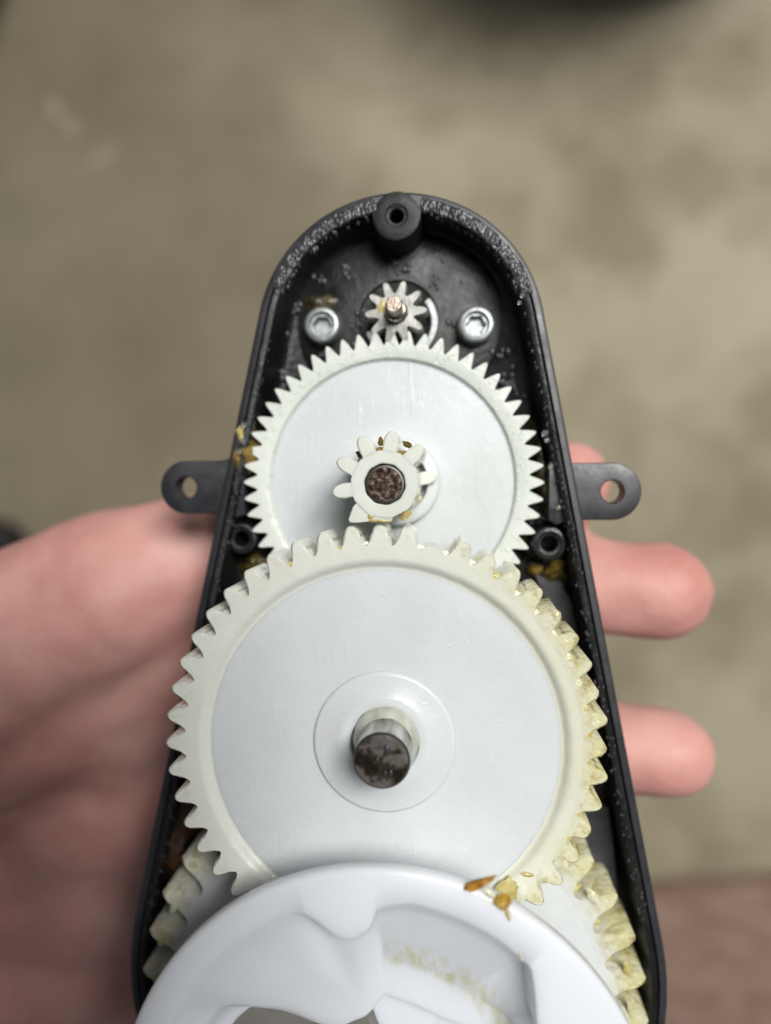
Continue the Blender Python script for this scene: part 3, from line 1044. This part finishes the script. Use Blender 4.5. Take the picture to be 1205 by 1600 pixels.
TD = table([(0, 0), (30, 0), (34, -4.5), (50.5, -4.5), (52.5, -1.2), (60, -1.0), (88, -1.0), (91, -1.2), (92.5, -3.0), (99, -3.2), (107, -2.5), (112, -0.6), (180, -0.6), (360, 0)])


def drum_ring(fn):
    out = []
    for i in range(TH):
        d = 360.0 * i / TH
        r, z = fn(d)
        a = math.radians(d)
        out.append((r * math.cos(a), r * math.sin(a), mz(z)))
    return out


def slope(t, bulge=0.0, dz=0.0):
    def fn(d):
        a_, b_ = TA[int(d)], TB[int(d)]
        st = TS[int(d)]
        return (a_ + (b_ - a_) * t + bulge + st * math.sin(math.pi * t * 3) * 0.6, DZ + TD[int(d)] * (0.35 if dz else 1) + (2.0 - DZ - TD[int(d)]) * t + dz)
    return fn


bm = bmesh.new()
rings = [drum_ring(lambda d: (22, T4 - 6)), drum_ring(lambda d: (23.5, T4 - 0.5)), drum_ring(lambda d: (24.5, -4)), drum_ring(lambda d: (26.5, 0.5)), drum_ring(lambda d: (32.0, 7.3)), drum_ring(lambda d: (33.8, 8.2)), drum_ring(lambda d: (34.35, 9.0)),
         drum_ring(lambda d: (34.4, 10.3)), drum_ring(lambda d: (34.25, 10.75)), drum_ring(lambda d: (33.8, DZ)),
         drum_ring(lambda d: (TA[int(d)] + 0.5, DZ)), drum_ring(slope(0.02, 0.12, -0.02)), drum_ring(slope(0.08))]
for k in range(2, 10):
    rings.append(drum_ring(slope(k / 10.0)))
rings += [drum_ring(slope(0.97, 0.05)), drum_ring(lambda d: (TB[int(d)] - 0.25, 1.95)),
          drum_ring(lambda d: (TB[int(d)] - TC[int(d)], 1.9)),
          drum_ring(lambda d: (TB[int(d)] - TC[int(d)] - 0.4, 1.3)),
          drum_ring(lambda d: ((TB[int(d)] - TC[int(d)]) * 0.93, TF[int(d)])),
          drum_ring(lambda d: (12.0, TF[int(d)] - 0.1)), drum_ring(lambda d: (0.8, TF[int(d)] - 0.2))]
loft(bm, rings, cap_last=True, cap_first=True)
finish(bm, "drum", M['drum'], g4, (0.7, -0.9, 0), sharp=50)
for (x, y, z, rx, ry, h, rz_, sd, m) in ((3.2, 18.3, 2.0, 1.3, .35, .2, 0.1, 61, 'pale'), (10.5, 15.6, 2.0, 1.2, .3, .2, -0.5, 63, 'pale'), (13.6, 13.0, 2.0, 1.0, .3, .2, -0.7, 64, 'yellow'),
                                         (17.4, 24.2, DZ - .1, .35, .8, .15, 0.4, 65, 'pale')):
    smear("grease_dab", (0.7 + x, -0.9 + y, mz(z)), rx, ry, h, M[m], g4, rz_, seed=sd, floor=-0.3)

bm = bmesh.new()  # grey plate standing in for the shaded depth of the bore
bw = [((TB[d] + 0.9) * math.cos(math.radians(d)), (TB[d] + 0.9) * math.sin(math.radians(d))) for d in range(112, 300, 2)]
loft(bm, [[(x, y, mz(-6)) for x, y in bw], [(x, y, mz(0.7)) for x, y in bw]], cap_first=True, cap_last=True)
finish(bm, "bore_shade_plate", M['bore_shade'], g4, (0.7, -0.9, 0))
# crumbs of grease on the drum's edge
bm = bmesh.new()
fk = [(-2.1, -0.75), (-1.2, -1.05), (0.2, -0.35), (1.5, 0.5), (2.2, 1.25), (1.1, 0.95), (-0.4, 0.55), (-1.6, 0.1)]
loft(bm, [[(x * .9, y * .9, 0) for x, y in fk], [(x, y, 0.3) for x, y in fk], [(x * .75, y * .7, 0.75 + 0.15 * math.sin(x * 3)) for x, y in fk]], cap_first=True, cap_last=True)
o = finish(bm, "grease_flake", M['flake'], None, (4.25, -49.75, 10.6), sharp=30)
tag(o, "dark brown pointed flake of dried grease on the drum's upper edge", "grease flake")
o = smear("grease_crumb", (7.0, -51.8, 10.85), 1.3, 1.1, 1.0, M['honey'], None, 0.5, seed=71)
tag(o, "round amber crumb of grease on the drum's edge right of the flake", "grease crumb")
smear("grease_tail", (0.7, -1.5, 0.05), 0.35, 1.1, 0.4, M['yellow'], o, 0.3, seed=72)
smear("grease_tail", (-1.5, 0.9, 0.05), 0.9, 0.5, 0.3, M['pale'], o, -0.6, seed=73)


# ------------------------------------------------------------------ the hand under the housing
def capsule(bm, p0, r0, p1, r1, n=7):
    for k in range(n + 1):
        t = k / n
        c = Vector(p0).lerp(Vector(p1), t)
        r = r0 + (r1 - r0) * t
        blob(bm, c, (r, r, r), 3, 0.0)


bm = bmesh.new()
chains = [
    [((-38, -12, -47), 10.5), ((-6, -6, -43), 9.6), ((12, -2, -40), 9.2), ((22.3, -0.6, -37.2), 8.6)],
    [((-40, -24, -48), 11.5), ((0, -20, -42.5), 10.2), ((22, -20, -39), 9.6), ((39, -20.2, -35.2), 9.3)],
    [((-40, -46, -48), 11.5), ((0, -48, -42), 10), ((22, -48.6, -38.6), 9.2), ((40.6, -49.2, -34.6), 8.5)],
    [((-42, -72, -52), 10), ((-5, -73, -43), 8.6), ((16, -73, -39.5), 7.6)],
    [((-120, -52, -44), 22), ((-91, -36, -37), 19.5), ((-64, -22.0, -36.5), 16.5), ((-46, -14, -39.5), 12.2), ((-28, -10.5, -41), 10.2), ((-12, -10, -41.5), 8.8)],
    [((-100, -84, -72), 21), ((-70, -88, -68), 16), ((-46, -80, -62), 12)],
    [((-108, -66, -66), 22), ((-70, -62, -60), 16), ((-42, -58, -52), 13)],
    [((-100, -58, -56), 22), ((-66, -38, -50), 16), ((-40, -30, -48), 13)],
    [((-72, -50, -53), 16), ((-50, -45, -50), 14)],
    [((-84, -48, -51), 18), ((-52, -34, -48), 14)],
    [((-110, -56, -46), 22), ((-84, -46, -44), 17.5), ((-56, -33, -45), 13.5)],
    [((-84, -76, -64), 18), ((-52, -68, -56), 15)],
    [((-84, -100, -74), 20), ((-50, -90, -66), 15)],
    [((-56, -100, -72), 16), ((-100, -95, -76), 24)],
    [((-56, -116, -80), 18), ((-110, -120, -84), 28)],
    [((-112, -70, -66), 25), ((-150, -90, -76), 27), ((-230, -130, -100), 32)],
]
for ch in chains:
    for (p0, r0), (p1, r1) in zip(ch, ch[1:]):
        L = (Vector(p1) - Vector(p0)).length
        capsule(bm, p0, r0, p1, r1, max(4, int(L / 3.5)))
me = bpy.data.meshes.new("hand_raw")
bm.to_mesh(me)
bm.free()
tmp = bpy.data.objects.new("hand_raw", me)
COL.objects.link(tmp)
md = tmp.modifiers.new("r", 'REMESH')
md.mode = 'VOXEL'
md.voxel_size = 1.6
md = tmp.modifiers.new("s", 'SMOOTH')
md.factor = 0.6
md.iterations = 26
dg = bpy.context.evaluated_depsgraph_get()
hm = bpy.data.meshes.new_from_object(tmp.evaluated_get(dg))
bpy.data.objects.remove(tmp)
nrm = [v.normal.copy() for v in hm.vertices]
for v, nv in zip(hm.vertices, nrm):
    co = v.co
    d = 0.9 * noise.noise(co * 0.05) + 0.35 * noise.noise(co * 0.16)
    # flexion creases across palm and thumb mount
    for (ax_, ay, bx, by, dep, wd) in ((-70, -10, -58, -30, 0.5, 1.6), (-80, -95, -52, -48, .7, 2.4), (-86, -20, -76, -40, .5, 1.6)):
        px, py = co.x - ax_, co.y - ay
        dx, dy = bx - ax_, by - ay
        t = max(0, min(1, (px * dx + py * dy) / (dx * dx + dy * dy)))
        q = math.hypot(px - dx * t, py - dy * t + 1.5 * math.sin(t * 3))
        if co.z > -50:
            d -= dep * math.exp(-(q / wd) ** 2)
    v.co = co + nv * d
for v in hm.vertices:
    v.co = v.co * S
hm.polygons.foreach_set("use_smooth", [True] * len(hm.polygons))
hm.materials.clear()
hm.materials.append(M['skin'])
hand = bpy.data.objects.new("person", hm)
COL.objects.link(hand)
tag(hand, "bare hand of a person holding the gearbox from below, fingertips out on the right", "person")

# ------------------------------------------------------------------ unseen phone behind the lens, sized and placed to shade the lower left
ph = thing("unseen_smartphone", "dark smartphone added unseen above the gearbox to shade its lower left", "phone", (-37, -52, H + 2))


def slab(bm, hx, hy, rad, levels):
    rings = []
    for z, ins in levels:
        ring = []
        for cx_, cy, a0 in ((1, 1, 0), (-1, 1, 90), (-1, -1, 180), (1, -1, 270)):
            for k in range(9):
                a = math.radians(a0 + k * 11.25)
                ring.append((cx_ * (hx - rad) + (rad - ins) * math.cos(a), cy * (hy - rad) + (rad - ins) * math.sin(a), z))
        rings.append(ring)
    loft(bm, rings, cap_first=True, cap_last=True)


bm = bmesh.new()
slab(bm, 40, 79, 8, [(0, 1.5), (0.8, 0.3), (2, 0), (6.5, 0), (7.7, 0.3), (8.5, 1.5)])
finish(bm, "unseen_phone_body", M['rubber'], ph)
bm = bmesh.new()
slab(bm, 38, 77, 7, [(8.5, 0.2), (8.8, 0.2), (8.9, 0.5)])
finish(bm, "unseen_phone_screen", M['bead'], ph)

# ------------------------------------------------------------------ far things on the floor
bm = bmesh.new()
bd = [(215, -480), (330, -466), (700, -430), (760, -1100), (230, -1120)]  # flat slab for a pinkish brown thing of unknown kind
loft(bm, [[(x, y, 18) for x, y in bd], [(x, y, 38) for x, y in bd], [(x + (450 - x) * .006, y + (-760 - y) * .006, 41) for x, y in bd]], cap_first=True, cap_last=True)
o = finish(bm, "surface", M['surface'], None, (0, 0, FZ), sharp=25)
tag(o, "blurred pinkish brown surface lying on the floor at lower right", "surface")
bm = bmesh.new()
lathe(bm, [(28, 0), (28, 128), (200, 136), (238, 144), (250, 156), (256, 420), (240, 440), (200, 444)], 64, cap_first=True, cap_last=True)
o = finish(bm, "stool", M['rubber'], None, (203, 782, FZ), sharp=40)
tag(o, "dark rounded object at the top edge casting a soft shadow on the concrete", "stool")
bm = bmesh.new()
blob(bm, (0, 0, 95), (225, 250, 120), 4, 0.15, 0.01)  # dark rounded form sized to fill the dark corner
o = finish(bm, "mass", M['rubber'], None, (-700, 705, FZ), sharp=180)
tag(o, "dark rounded mass on the floor in the top left corner", "mass")
bm = bmesh.new()
blob(bm, (0, 0, 40), (70, 30, 42), 4, 0.08, 0.01)
o = finish(bm, "shoe", M['rubber'], None, (-575, -72, FZ), sharp=180)
tag(o, "black rounded shoe toe at the left edge above the hand", "shoe")
for k, (x, y, rx, ry, rz_, lab) in enumerate(((-430, 388, 30, 11, .7, "lowest pale chip lying on the floor at upper left"), (-462, 432, 14, 12, 0, "small middle pale chip on the floor at upper left"),
                                              (-482, 455, 10, 16, .3, "topmost pale chip on the floor beside the dark mass"))):
    o = smear("floor_chip", (x, y, FZ + 1), rx, ry, 6, M['chip'], None, rz_, seed=80 + k)
    tag(o, lab, "chip", "pale chips on the floor")
